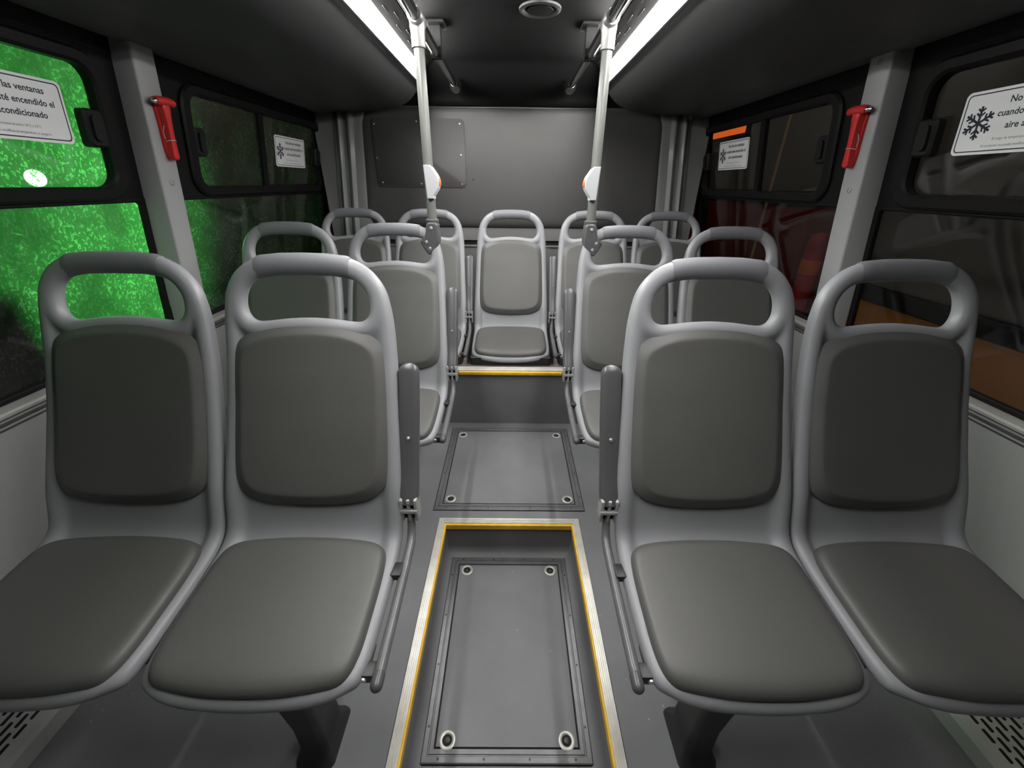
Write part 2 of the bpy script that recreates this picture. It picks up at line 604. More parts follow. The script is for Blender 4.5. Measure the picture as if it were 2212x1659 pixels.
def shell_mesh():
    h = .0052
    gx = np.arange(-.225, .2255, h)
    gs = np.arange(-.01, s_z(1.012), h)
    gn = np.arange(-.034, .0245, .0042)
    X, S = np.meshgrid(gx, gs, indexing='ij')
    d = np.minimum(poly_sd(X, S, OUT), -poly_sd(X, S, HOLE))
    d3 = d[:, :, None]
    n3 = gn[None, None, :]
    rim = np.sqrt((d3 - .0195) ** 2 + ((n3 + .005) * 1.06) ** 2) - .0195
    slab = np.maximum(np.abs(n3 + .008) - .006, .014 - d3)
    F = smin(rim, np.broadcast_to(slab, rim.shape), .016)
    V, Q = surface_nets(F, gx, gs, gn)
    P = pmap(V[:, 0], V[:, 1], V[:, 2])
    mb = MB()
    mb.v = [tuple(p) for p in P]
    mb.f = [tuple(q) for q in Q]
    me = mesh('shell', mb, M['shell'], smooth=0)
    bm = bmesh.new(); bm.from_mesh(me)
    for _ in range(3):
        bmesh.ops.smooth_vert(bm, verts=bm.verts, factor=.5, use_axis_x=True, use_axis_y=True, use_axis_z=True)
    bmesh.ops.recalc_face_normals(bm, faces=bm.faces)
    bm.to_mesh(me); bm.free()
    me.shade_smooth()
    return me


def inset(poly, d):
    P = np.array(poly)
    n = len(P)
    T = np.roll(P, -1, 0) - np.roll(P, 1, 0)
    T /= np.linalg.norm(T, axis=1)[:, None] + 1e-12
    N = np.stack([-T[:, 1], T[:, 0]], 1)
    area = .5 * np.sum(P[:, 0] * np.roll(P[:, 1], -1) - np.roll(P[:, 0], -1) * P[:, 1])
    return P + N * d * (1 if area > 0 else -1)


def pad_mesh(name, half, rings, m, centre_h, nrings=12):
    poly = chaikin(half + [(-a, b) for a, b in half[-2:0:-1]], 3)
    cl = np.vstack([poly, poly[:1]])
    t = np.r_[0, np.cumsum(np.hypot(*np.diff(cl, axis=0).T))]
    tt = np.linspace(0, t[-1], 181)[:-1]
    poly = np.stack([np.interp(tt, t, cl[:, k]) for k in (0, 1)], 1)
    rows = []
    P = poly
    last = 0
    for d, hgt in rings:
        P = inset(poly, d)
        # smooth inset loops a touch so that corners stay round
        for _ in range(3 + int(d * 700)):
            P = P * .5 + (np.roll(P, 1, 0) + np.roll(P, -1, 0)) * .25
        rows.append(pmap(P[:, 0], P[:, 1], np.full(len(P), hgt)))
    c = P.mean(0)
    h0 = rings[-1][1]
    for k in range(1, nrings):
        f = 1 - k / nrings
        Q = c + (P - c) * f
        hh = h0 + (centre_h - h0) * (1 - f ** 2)
        rows.append(pmap(Q[:, 0], Q[:, 1], np.full(len(Q), hh)))
    mb = MB()
    mb.loft([[tuple(p) for p in r] for r in rows], closed=True)
    n = len(poly)
    mb.f.append(tuple((len(rows) - 1) * n + k for k in range(n)))
    mb.f.append(tuple(range(n)))
    return mesh(name, mb, m, smooth=60)


back_half = [(0, s_z(.845)), (.06, s_z(.8425)), (.11, s_z(.833)), (.15, s_z(.816)), (.170, s_z(.795)), (.176, s_z(.76)), (.1785, s_z(.68)),
             (.180, s_z(.60)), (.1795, s_z(.545)), (.174, s_z(.505)), (.155, s_z(.478)), (.11, s_z(.463)), (.05, s_z(.458)), (0, s_z(.457))]
seat_half = [(0, s_y(.652)), (.08, s_y(.650)), (.135, s_y(.644)), (.170, s_y(.632)), (.184, s_y(.610)), (.188, s_y(.56)), (.188, s_y(.48)), (.187, s_y(.42)),
             (.180, s_y(.388)), (.168, s_y(.369)), (.14, .054), (.07, .047), (0, .046)]

SEAT_ME = {}
SEAT_ME['shell'] = shell_mesh()
SEAT_ME['back'] = pad_mesh('back_pad', back_half, [(0, -.004), (0, .007), (.0012, .0090), (.004, .0108), (.012, .0160), (.020, .0212), (.0245, .0236), (.028, .0242), (.034, .0243)], M['pad'], .0250)
SEAT_ME['cushion'] = pad_mesh('seat_cushion', seat_half, [(0, -.004), (0, .013), (.0015, .020), (.005, .0265), (.011, .0310), (.020, .0335), (.030, .0345)], M['pad'], .037)


def grip_mesh():
    mb = MB()
    rows = []
    for x in np.linspace(-.104, .104, 25):
        top = np.interp(abs(x), [0, .05, .10, .135], [.990, .989, .984, .968])
        bot = np.interp(abs(x), [0, .06, .095, .122], [.948, .947, .942, .928])
        sc = (s_z(top) + s_z(bot)) / 2
        rr = (s_z(top) - s_z(bot)) / 2 + .0024
        e = 1.0 if abs(x) < .1035 else .93
        a = np.linspace(0, 2 * math.pi, 20, endpoint=False)
        rows.append([tuple(p) for p in pmap(x, sc + rr * e * np.cos(a), -.005 + (.0195) * e * np.sin(a))])
    mb.loft(rows, closed=True, cap=True)
    return mesh('grip', mb, M['grip'], smooth=50)


SEAT_ME['grip'] = grip_mesh()


def L(x, y, zc):
    """bus point of the nearest row (z relative to the camera) -> seat-local"""
    return (x, y - SB, zc + ZO)


mb = MB()
for s in (-1, 1):
    mb.box(s * .15, s * .12, .39 - SB, .64 - SB, .300, .336, .004)
mb.box(-.19, .19, .43 - SB, .47 - SB, .285, .315, .004)
mb.box(-.19, .19, .58 - SB, .62 - SB, .300, .330, .004)
SEAT_ME['support'] = mesh('support_frame', mb, M['blacksteel'])

# raised armrest, leaning back with the seat
mb = MB()
p0 = np.array([.700, -.675]); p1 = np.array([.830, -.372])
ax = (p1 - p0) / np.linalg.norm(p1 - p0)
nn = np.array([-ax[1], ax[0]])      # towards the front
Lr = np.linalg.norm(p1 - p0)
rows = []
for t in [0, .01, .03, .06, .10, .16, .22, .27, .295] + [Lr - .022 + .022 * math.sin(k * math.pi / 12) for k in range(0, 7)]:
    w = np.interp(t, [0, .03, .08, .2, .31], [.0205, .022, .0215, .0232, .0235])
    th = np.interp(t, [0, .03, .06, .2, .31], [.020, .018, .014, .0135, .014])
    off = np.interp(t, [0, .03, .06, .1, .33], [.004, .003, .0, -.001, 0])
    k = max(0.0, (t - (Lr - .022)) / .022)
    e = math.sqrt(max(0.0025, 1 - k * k))
    w *= e
    th *= math.sqrt(max(.0025, 1 - k ** 3))
    c = p0 + ax * t + nn * off
    ring = []
    for a in np.linspace(0, 2 * math.pi, 24, endpoint=False):
        cx, cy = math.cos(a), math.sin(a)
        sx = w * math.copysign(abs(cx) ** .6, cx)
        sy = th * math.copysign(abs(cy) ** .6, cy)
        q = c + nn * sy
        ring.append(L(sx, q[0], q[1]))
    rows.append(ring)
mb.loft(rows, closed=True, cap=True)
SEAT_ME['armrest'] = mesh('armrest', mb, M['arm'], smooth=55)
mb = MB()
q = p0 + ax * .155 + nn * .0145
mb.lathe([(.0005, -.004), (.0035, -.003), (.0042, 0), (.0042, .003)], (0, q[0] - SB, q[1] + ZO), 'Y', 12)
SEAT_ME['screw'] = mesh('screw', mb, M['steel'])
mb = MB()
for s in (-.0165, 0, .0165):
    mb.box(s - .0042, s + .0042, p0[0] - SB - .021, p0[0] - SB + .014, p0[1] + ZO - .042, p0[1] + ZO + .022, .003)
mb.box(-.0205, .0205, p0[0] - SB - .024, p0[0] - SB + .012, p0[1] + ZO - .016, p0[1] + ZO - .006, .002)
SEAT_ME['hinge'] = mesh('hinge', mb, M['hinge'])
mb = MB()
mb.box(-.018, .018, p0[0] - SB - .014, p0[0] - SB + .012, p0[1] + ZO - .038, p0[1] + ZO + .010, .002)
SEAT_ME['hinge_core'] = mesh('hinge_core', mb, M['hole'])


def rail_mesh(s):
    mb = MB()
    path = [(.222, .695, -.690), (.222, .690, -.715), (.2235, .681, -.738), (.2245, .668, -.753), (.225, .65, -.762), (.2255, .60, -.768), (.226, .52, -.776), (.226, .45, -.783), (.226, .372, -.790)]
    mb.tube([L(s * a, b, c) for a, b, c in path], [.006, .009, .010, .0105, .0105, .0105, .0105, .0105, .0105], 12)
    return mesh('side_rail', mb, M['rail'], smooth=50)


def railcap_mesh(s):
    mb = MB()
    mb.capsule(L(s * .226, .388, -.7885), L(s * .226, .372, -.790), .0115)
    return mesh('end_cap', mb, M['arm'], smooth=60)


def bracket_mesh(s, k):
    mb = MB()
    if k:
        mb.box(s * .19, s * .222, .565 - SB, .60 - SB, -.775 + ZO, -.757 + ZO, .003)
    else:
        mb.box(s * .17, s * .222, .385 - SB, .412 - SB, -.812 + ZO, -.788 + ZO, .003)
    return mesh('rail_bracket', mb, M['blacksteel'])


def bolt_mesh(s):
    mb = MB()
    mb.lathe([(.0008, -.004), (.005, -.003), (.006, 0), (.006, .003)], (s * .197, .385 - SB, -.799 + ZO), 'Y', 12)
    return mesh('bracket_bolt', mb, M['steel'])


SIDE = {s: (rail_mesh(s), railcap_mesh(s), bracket_mesh(s, 0), bolt_mesh(s), bracket_mesh(s, 1)) for s in (-1, 1)}
# pedestal below the aisle seat
mb = MB()
rows = []
for z, w, d in ((.335, .040, .060), (.27, .036, .050), (.12, .030, .040), (.03, .031, .042), (.012, .040, .055), (0, .042, .058)):
    rows.append([(u, v + .43 - SB, z) for u, v in rrect(-w, w, -d, d, .014)])
mb.loft(rows, closed=True, cap=True)
SEAT_ME['pedestal'] = mesh('pedestal', mb, M['blacksteel'])
mb = MB()
rows = []
for z, w in ((.336, .19), (.332, .204), (.300, .207), (.296, .207)):
    rows.append([(u, v, z) for u, v in rrect(-w, w, .352 - SB, .62 - SB, .02)])
mb.loft(rows, closed=True, cap=True)
for s in (-1, 1):
    mb.box(s * .16, s * .10, .42 - SB, .60 - SB, .297, .312, .002)
SEAT_ME['base'] = mesh('base_plate', mb, M['blacksteel'])

LAT = {'lo': -.872, 'li': -.457, 'c': 0.0, 'ri': .457, 'ro': .872}
ROWY = {1: 0.0, 2: .7415, 3: 1.464}


def make_seat(row, k, label, group):
    t = empty('passenger_chair', (LAT[k], SB + ROWY[row], .012 if row == 3 else 0))
    tag(t, label, 'seat', group)
    link('shell', SEAT_ME['shell'], t)
    link('back_pad', SEAT_ME['back'], t)
    link('seat_cushion', SEAT_ME['cushion'], t)
    link('grip', SEAT_ME['grip'], t)
    if row < 3:
        link('support_frame', SEAT_ME['support'], t)
        if k in ('li', 'ri'):
            link('pedestal', SEAT_ME['pedestal'], t, (.04 if k == 'li' else -.04, 0, 0))
    else:
        link('base_plate', SEAT_ME['base'], t)
    if k in ('li', 'ri'):
        s = 1 if k == 'li' else -1
        a = link('armrest', SEAT_ME['armrest'], t, (s * .222, 0, 0))
        link('screw', SEAT_ME['screw'], a)
        h = link('hinge', SEAT_ME['hinge'], a)
        link('hinge_core', SEAT_ME['hinge_core'], a)
        r = link('side_rail', SIDE[s][0], t)
        link('end_cap', SIDE[s][1], r)
        link('rail_bracket', SIDE[s][2], r)
        link('bracket_bolt', SIDE[s][3], r)
        link('rail_bracket', SIDE[s][4], r)
    return t


G1, G2, G3 = 'seats of the nearest row', 'seats of the middle row', 'seats of the rear bench row'
make_seat(1, 'lo', 'grey bus seat at the window with the large green glow', G1)
make_seat(1, 'li', 'grey bus seat by the near aisle well on the green window side', G1)
make_seat(1, 'ri', 'grey bus seat by the near aisle well on the dark window side', G1)
make_seat(1, 'ro', 'grey bus seat at the dark window with the cut-off snowflake notice', G1)
make_seat(2, 'lo', 'grey middle row bus seat against the wall on the green window side', G2)
make_seat(2, 'li', 'grey middle row bus seat clamped to the pole on the green window side', G2)
make_seat(2, 'ri', 'grey middle row bus seat clamped to the pole on the orange patch side', G2)
make_seat(2, 'ro', 'grey middle row bus seat against the wall on the orange patch side', G2)
make_seat(3, 'lo', 'grey rear row bus seat in the corner below the access cover', G3)
make_seat(3, 'li', 'grey rear row bus seat between the centre seat and the access cover corner', G3)
make_seat(3, 'c', 'single centre bus seat of the rear row facing down the aisle above the yellow step', G3)
make_seat(3, 'ri', 'grey rear row bus seat next to the centre seat, on the orange patch side', G3)
make_seat(3, 'ro', 'grey rear row bus seat in the corner on the orange patch side', G3)

# ------------------------------------------------------------------ floor with its sunken aisle, rear step
WX, WY = .240, 1.060          # opening of the aisle well
WZ = -1.275 + ZO
mb = MB()
for s in (-1, 1):
    mb.box(s * WX, s * 1.33, -1.6, 1.78, -.03, 0)
mb.box(-WX, WX, WY, 1.78, -.03, 0)
mb.box(-WX - .03, WX + .03, -1.6, WY + .03, WZ - .03, WZ)
# coved skirt of the well
cov = [(0, -.002), (0, WZ + .035), (.004, WZ + .018), (.013, WZ + .006), (.030, WZ + .0005)]
rows = []
for d, z in cov:
    rows.append([(-WX + d, -1.6, z), (-WX + d, WY - d - .004, z), (-WX + d + .004, WY - d, z), (WX - d - .004, WY - d, z), (WX - d, WY - d - .004, z), (WX - d, -1.6, z)])
mb.loft(rows)
struct(obj('floor', mb, M['floor']))

SZ = -.822 + ZO
mb = MB()
mb.box(-1.30, 1.30, 1.753, 1.775, 0, SZ - .004)
mb.box(-1.30, 1.30, 1.765, 2.9, SZ - .03, SZ - .001)
riser = obj('trim_1', mb, [M['floor'], M['dirty']])
for p in riser.data.polygons:
    if p.center.y > 1.78:
        p.material_index = 1
struct(riser)

e = empty('step_edging', (0, 1.755, SZ))
tag(e, 'yellow and silver nosing along the upper step under the centre rear seat', 'step edging')
mb = MB(); mb.box(-.262, .262, -.012, .03, -.004, .006, .002)
for i in range(3):
    mb.box(-.262, .262, .000 + i * .009, .004 + i * .009, .005, .0075)
obj('metal_strip', mb, M['alu'], e)
mb = MB(); mb.box(-.255, .255, -.022, -.006, -.018, -.001, .004)
obj('yellow_insert', mb, M['yellow'], e)

# aluminium and yellow edging round the aisle well: two long sides and a head
e = empty('step_edging', (0, WY, 0))
tag(e, 'silver and yellow edging framing the sunken aisle floor', 'step edging')
w = .024
for s in (-1, 1):
    mb = MB()
    pts = [(0, -2.6), (0, -.0), (w, w), (w, -2.6)]
    mb.prism([(s * (WX - .002 + a), b) for a, b in pts], lambda u, v, t: (u, v, t), .0, .0055)
    for i in range(4):
        a0 = WX + .0015 + i * .0055
        mb.box(s * a0, s * (a0 + .0032), -2.6, i * .0055 - .001, .005, .0085)
    obj('metal_strip', mb, M['alu'], e)
    mb = MB(); mb.box(s * (WX + .001), s * (WX - .008), -2.6, -.004, -.020, .003, .003)
    obj('yellow_insert', mb, M['yellow'], e)
mb = MB()
mb.prism([(-WX + .002, 0), (-WX - w + .002, w), (WX + w - .002, w), (WX - .002, 0)], lambda u, v, t: (u, v, t), 0, .0055)
for i in range(3):
    mb.box(-WX - .004 * i, WX + .004 * i, .003 + i * .006, .0065 + i * .006, .005, .0072)
obj('metal_strip', mb, M['alu'], e)
mb = MB(); mb.box(-WX, WX, -.009, .001, -.020, .003, .003)
obj('yellow_insert', mb, M['yellow'], e)


def hatch(label, xo, xi, y0, y1, z, fr, bolts, yb):
    e = empty('floor_hatch', (0, y0, z))
    tag(e, label, 'floor hatch', 'screwed hatches in the aisle floor')
    D = y1 - y0
    mb = MB()
    # groove + mitred frame
    ring = [(-xo, 0), (xo, 0), (xo, D), (-xo, D)]
    rin = [(-xi, fr), (xi, fr), (xi, D - fr), (-xi, D - fr)]
    rows = []
    for k, (zz, f) in enumerate(((0, 0), (.004, .0), (.0055, .08), (.0055, .45), (.0035, .5), (.0035, .58), (.0055, .63), (.0055, .95), (.001, 1.0))):
        rows.append([(a[0] + (b[0] - a[0]) * f, a[1] + (b[1] - a[1]) * f, zz) for a, b in zip(ring, rin)])
    mb.loft(rows, closed=True)
    f = obj('hatch_frame', mb, M['hatchframe'], e, smooth=20)
    sp = [(-xi * .93 + 2 * xi * .93 * k / 3, yy) for k in range(4) for yy in (fr * .30, D - fr * .30)]
    sp += [(q * (xo - fr * .3), D * (k + .5) / 4) for k in range(4) for q in (-1, 1)]
    for a, b in sp:
        mb = MB(); mb.lathe([(.003, .0045), (.003, .0062), (.0005, .0064)], (a, b, 0), 'Z', 8)
        obj('screw', mb, M['blacksteel'], f)
    mb = MB()
    mb.box(-xi - .001, xi + .001, fr - .001, D - fr + .001, .0, .0015)
    mb.box(-xo - .0022, xo + .0022, -.0022, D + .0022, 0, .0008)
    mb.f = mb.f[6:] + mb.f[:6]
    obj('gap', mb, M['hole'], e)
    mb = MB()
    mb.box(-xi + .003, xi - .003, fr + .003, D - fr - .003, .001, .0048, .0012)
    obj('hatch_panel', mb, M['floor'], e)
    for yy in yb:
        for s in (-1, 1):
            mb = MB()
            c = (s * bolts, yy - y0, .0045)
            mb.lathe([(.0215, 0), (.0215, .0015), (.019, .0028), (.0145, .0028), (.012, .0012), (.0115, .0002)], c, 'Z', 28)
            r = obj('bolt_ring', mb, M['ring'], e)
            mb = MB()
            mb.lathe([(.0125, .0004), (.0125, .0013), (.0005, .0013)], c, 'Z', 20)
            obj('bolt_recess', mb, M['hole'], r)
            mb = MB()
            mb.lathe([(.0075, .0005), (.0075, .0022), (.006, .0028), (.0005, .0028)], c, 'Z', 6)
            obj('bolt_head', mb, M['blacksteel'], r)


hatch('long grey floor hatch with four ringed bolts sunk in the near aisle well', .214, .184, .43, 1.027, WZ, .030, .153, (.972, .476))
hatch('square grey floor hatch with ringed bolts between the middle row seats', .293, .262, 1.128, 1.700, 0, .031, .234, (1.633, 1.185))

# ------------------------------------------------------------------ side walls, sills, windows
gx = lambda zc: 1.15 + .16 * (.36 - zc)


def wpt(s, y, zc, o):
    return (s * (gx(zc) - o), y, zc + ZO)


def wbox(mb, s, y0, y1, z0, z1, o0, o1):
    vs = [wpt(s, y, z, o) for y in (y0, y1) for z in (z0, z1) for o in (o0, o1)]
    return mb.add(vs, [(0, 1, 3, 2), (4, 6, 7, 5), (0, 4, 5, 1), (2, 3, 7, 6), (0, 2, 6, 4), (1, 5, 7, 3)])


def wring(mb, s, ro, rr, ri, rir, o0, o1, lip=.006):
    A = rrect(*ro, rr); B = rrect(*ri, rir); B2 = rrect(ri[0] + lip, ri[1] - lip, ri[2] + lip, ri[3] - lip, max(.004, rir - lip))
    A2 = rrect(ro[0] + lip, ro[1] - lip, ro[2] + lip, ro[3] - lip, max(.004, rr - lip))
    rows = [[wpt(s, y, z, o0) for y, z in A], [wpt(s, y, z, o1 - lip) for y, z in A], [wpt(s, y, z, o1) for y, z in A2],
            [wpt(s, y, z, o1) for y, z in rrect(ri[0] - lip, ri[1] + lip, ri[2] - lip, ri[3] + lip, rir + lip)],
            [wpt(s, y, z, o1 - lip) for y, z in B], [wpt(s, y, z, o0) for y, z in B], [wpt(s, y, z, o0) for y, z in A]]
    return mb.loft(rows, closed=True)


def pane(name, mb, gm, w, org):
    o = obj(name, mb, [M['clear'], gm], w, origin=org, smooth=0)
    o.data.polygons[4].material_index = 1      # the outer face carries the tint and the rain
    return o


SIDES = {-1: 'left', 1: 'right'}
DW = {-1: 'green wet', 1: 'dark'}
wn = 0
for s in (-1, 1):
    mb = MB()
    mb.box(s * 1.25, s * 1.32, -1.6, 2.84, -.02, -.552 + ZO)
    wl = struct(obj('wall_' + SIDES[s], mb, M['wallpanel']))
    mb = MB()
    wbox(mb, s, -1.6, 2.84, .315, .52, -.05, .012)
    obj('window_header', mb, M['frame'], wl)
    # sill: aluminium ledge over a grooved dark moulding
    mb = MB()
    prof = [(1.31, -.512), (1.268, -.512), (1.250, -.518), (1.246, -.523), (1.247, -.530), (1.254, -.531), (1.254, -.560), (1.31, -.560)]
    mb.prism(prof, lambda u, v, t: (s * u, t, v + ZO), -1.6, 2.84)
    tr = struct(obj('trim_%d' % (2 if s < 0 else 3), mb, M['sill'], smooth=25))
    mb = MB()
    prof = [(1.256, -.531), (1.247, -.533), (1.245, -.538), (1.247, -.540), (1.252, -.541), (1.252, -.545), (1.246, -.547), (1.244, -.551), (1.246, -.557), (1.256, -.560)]
    mb.prism(prof, lambda u, v, t: (s * u, t, v + ZO), -1.6, 2.84)
    obj('moulding', mb, M['groove'], tr, smooth=25)
    # pillar
    mb = MB()
    def pil(o0, o1, y0, y1):
        rows = []
        for zc in (.43, .30, .0, -.3, -.515):
            xi = 1.081 + .133 * (.36 - zc)
            c = .007
            rows.append([(s * (xi + .075), y0, zc + ZO), (s * (xi + c), y0, zc + ZO), (s * (xi + c * .3), y0 + c * .3, zc + ZO), (s * xi, y0 + c, zc + ZO),
                         (s * xi, y1 - c, zc + ZO), (s * (xi + c * .3), y1 - c * .3, zc + ZO), (s * (xi + c), y1, zc + ZO), (s * (xi + .075), y1, zc + ZO)])
        mb.loft(rows, closed=True, cap=True)
    pil(0, 0, 1.42, 1.505)
    tr = struct(obj('trim_%d' % (4 if s < 0 else 5), mb, M['pillar'], smooth=60))
    for zc in (-.008,) + ((.33,) if s > 0 else ()):
        mb = MB()
        xi = 1.081 + .133 * (.36 - zc)
        mb.lathe([(.0095, .0), (.009, .002), (.006, .0035), (.0045, .001), (.0005, .001)], (0, 0, 0), 'X', 16)
        mb.v = [(-s * a + s * xi, b + 1.462, c + zc + ZO) for a, b, c in mb.v]
        obj('plug', mb, M['pillar'], tr)
    # two windows
    for far in (0, 1):
        wn += 1
        y0, y1 = ((-1.2, 1.425), (1.50, 2.80))[far]
        w = empty('window_%d' % wn, (s * 1.25, (y0 + y1) / 2, -.5 + ZO))
        struct(w)
        org = tuple(w.location)
        wet = s < 0
        gm = (M['dampglass'] if far else M['wetglass']) if wet else M['glass']
        zs0, zs1 = -.020, .272
        ys0, ys1 = ((-.62, 1.328), (1.692, 2.735))[far]
        mb = MB(); wbox(mb, s, y0, y1, -.512, -.055, -.004, 0)
        pane('lower_pane', mb, gm, w, org)
        if far:
            mb = MB(); wbox(mb, s, ys0 - .01, 2.155, zs0 - .01, zs1 + .01, .002, .006)
            pane('sliding_pane', mb, gm, w, org)
            mb = MB(); wbox(mb, s, 2.13, ys1 + .01, zs0 - .01, zs1 + .01, -.006, -.002)
            pane('fixed_pane', mb, gm, w, org)
            mb = MB(); wbox(mb, s, 2.128, 2.165, zs0 - .005, zs1 + .005, -.006, .014)
            obj('mullion', mb, M['frame'], w, origin=org)
        else:
            mb = MB(); wbox(mb, s, ys0 - .01, ys1 + .01, zs0 - .01, zs1 + .01, -.002, .002)
            pane('sliding_pane', mb, gm, w, org)
        # black surround with the rounded slider opening
        mb = MB()
        wring(mb, s, (y0, y1, -.062, .325), .004, (ys0 - .04, ys1 + .04, zs0 - .032, zs1 + .03), .075, -.006, .010, .004)
        obj('surround', mb, M['frame'], w, origin=org, smooth=35)
        mb = MB()
        wring(mb, s, (ys0 - .045, ys1 + .045, zs0 - .036, zs1 + .034), .08, (ys0, ys1, zs0, zs1), .045, -.008, .026, .007)
        obj('slider_frame', mb, M['frame'], w, origin=org, smooth=35)
        # lower pane gasket
        mb = MB()
        wring(mb, s, (y0, y1, -.516, -.050), .004, (y0 + .018, y1 - .018, -.498, -.066), .012, -.006, .012, .004)
        obj('gasket', mb, M['frame'], w, origin=org, smooth=35)
        # latches
        for yl in ((1.30,), (1.715, 2.70))[far]:
            mb = MB()
            rows = []
            for o, g in ((0, 0), (.020, 0), (.026, .005)):
                rows.append([wpt(s, y, z, o) for y, z in rrect(yl - .028 + g, yl + .03 - g, .080 + g, .172 - g, .012)])
            mb.loft(rows, closed=True, cap=True)
            mb2 = rrect(yl - .016, yl + .012, .095, .157, .010)
            rows = [[wpt(s, y, z, o) for y, z in mb2] for o in (.02, .034)]
            mb.loft(rows, closed=True, cap=True)
            obj('latch', mb, M['black'], w, origin=org, smooth=35)

# ------------------------------------------------------------------ notices on the sliding panes
def text_mesh(body, size, bold=False):
    cu = bpy.data.curves.new('t', 'FONT')
    cu.body = body
    cu.size = size
    cu.align_x = 'CENTER'
    cu.resolution_u = 3
    if bold:
        cu.offset = size * .018
    o = bpy.data.objects.new('t', cu)
    COL.objects.link(o)
    bpy.context.view_layer.update()
    me = o.to_mesh()
    vs = [tuple(v.co) for v in me.vertices]
    fs = [tuple(p.vertices) for p in me.polygons]
    o.to_mesh_clear()
    bpy.data.objects.remove(o)
    bpy.data.curves.remove(cu)
    return vs, fs


SW, SH = .312, .138
TXT = [text_mesh('No abra las ventanas', .0190, 1), text_mesh('cuando est\u00e9 encendido el', .0190, 1), text_mesh('aire acondicionado', .0190, 1),
       text_mesh('El rango de temperatura es entre 18\u00b0C y 23\u00b0C', .0074), text_mesh('El conductor no puede modificar la temperatura, ni apagarlo.', .0074)]


def sticker(s, yc, zc, base, label):
    org = wpt(s, yc, zc, base)
    e = empty('notice_sticker', org)
    tag(e, label, 'sticker', 'air conditioning notices on the windows')
    def P(u, v, o):
        a = wpt(s, yc - s * u, zc + v, base + o)
        return (a[0] - org[0], a[1] - org[1], a[2] - org[2])
    a, b = SW / 2, SH / 2
    mb = MB(); mb.prism(rrect(-a, a, -b, b, .012), P, 0, .0008)
    obj('card', mb, M['paper'], e, smooth=0)
    mb = MB()
    A = rrect(-a + .006, a - .006, -b + .006, b - .006, .010); B = rrect(-a + .0085, a - .0085, -b + .0085, b - .0085, .0085)
    mb.loft([[P(u, v, .0010) for u, v in A], [P(u, v, .0012) for u, v in A], [P(u, v, .0012) for u, v in B], [P(u, v, .0010) for u, v in B]], closed=True)
    obj('border', mb, M['ink'], e, smooth=0)
    mb = MB()
    cx, cy, R = -.108, .0, .036
    def bar(x0, y0, x1, y1, w):
        dx, dy = x1 - x0, y1 - y0
        l = math.hypot(dx, dy); nx, ny = -dy / l * w / 2, dx / l * w / 2
        mb.prism([(x0 + nx, y0 + ny), (x0 - nx, y0 - ny), (x1 - nx, y1 - ny), (x1 + nx, y1 + ny)], P, .0009, .0013)
    for k in range(6):
        a0 = math.radians(90 + 60 * k)
        ca, sa = math.cos(a0), math.sin(a0)
        bar(cx, cy, cx + R * ca, cy + R * sa, .0052)
        for r0, ln in ((.40, .34), (.68, .30)):
            for q in (-1, 1):
                a1 = a0 + q * math.radians(50)
                bar(cx + R * r0 * ca, cy + R * r0 * sa, cx + R * r0 * ca + R * ln * math.cos(a1), cy + R * r0 * sa + R * ln * math.sin(a1), .0042)
    obj('snowflake', mb, M['ink'], e, smooth=0)
    for i, (vs, fs) in enumerate(TXT):
        mb = MB()
        tx = .030 if i < 3 else .008
        ty = (.036, .010, -.016, -.039, -.0535)[i]
        mb.add([P(x + tx, y + ty, .0012) for x, y, z in vs], fs)
        obj('lettering' if i < 3 else 'small_print', mb, M['ink'] if i < 3 else M['smallink'], e, smooth=0, fix=False)


sticker(-1, 1.093, .152, .0025, 'large white notice on the green wet window')
sticker(-1, 2.432, .137, -.0015, 'small white snowflake notice on the far window of the green side')
sticker(1, 2.432, .150, -.0015, 'small white snowflake notice under the bright orange patch')
sticker(1, 1.076, .148, .0025, 'large white snowflake notice on the near dark window')


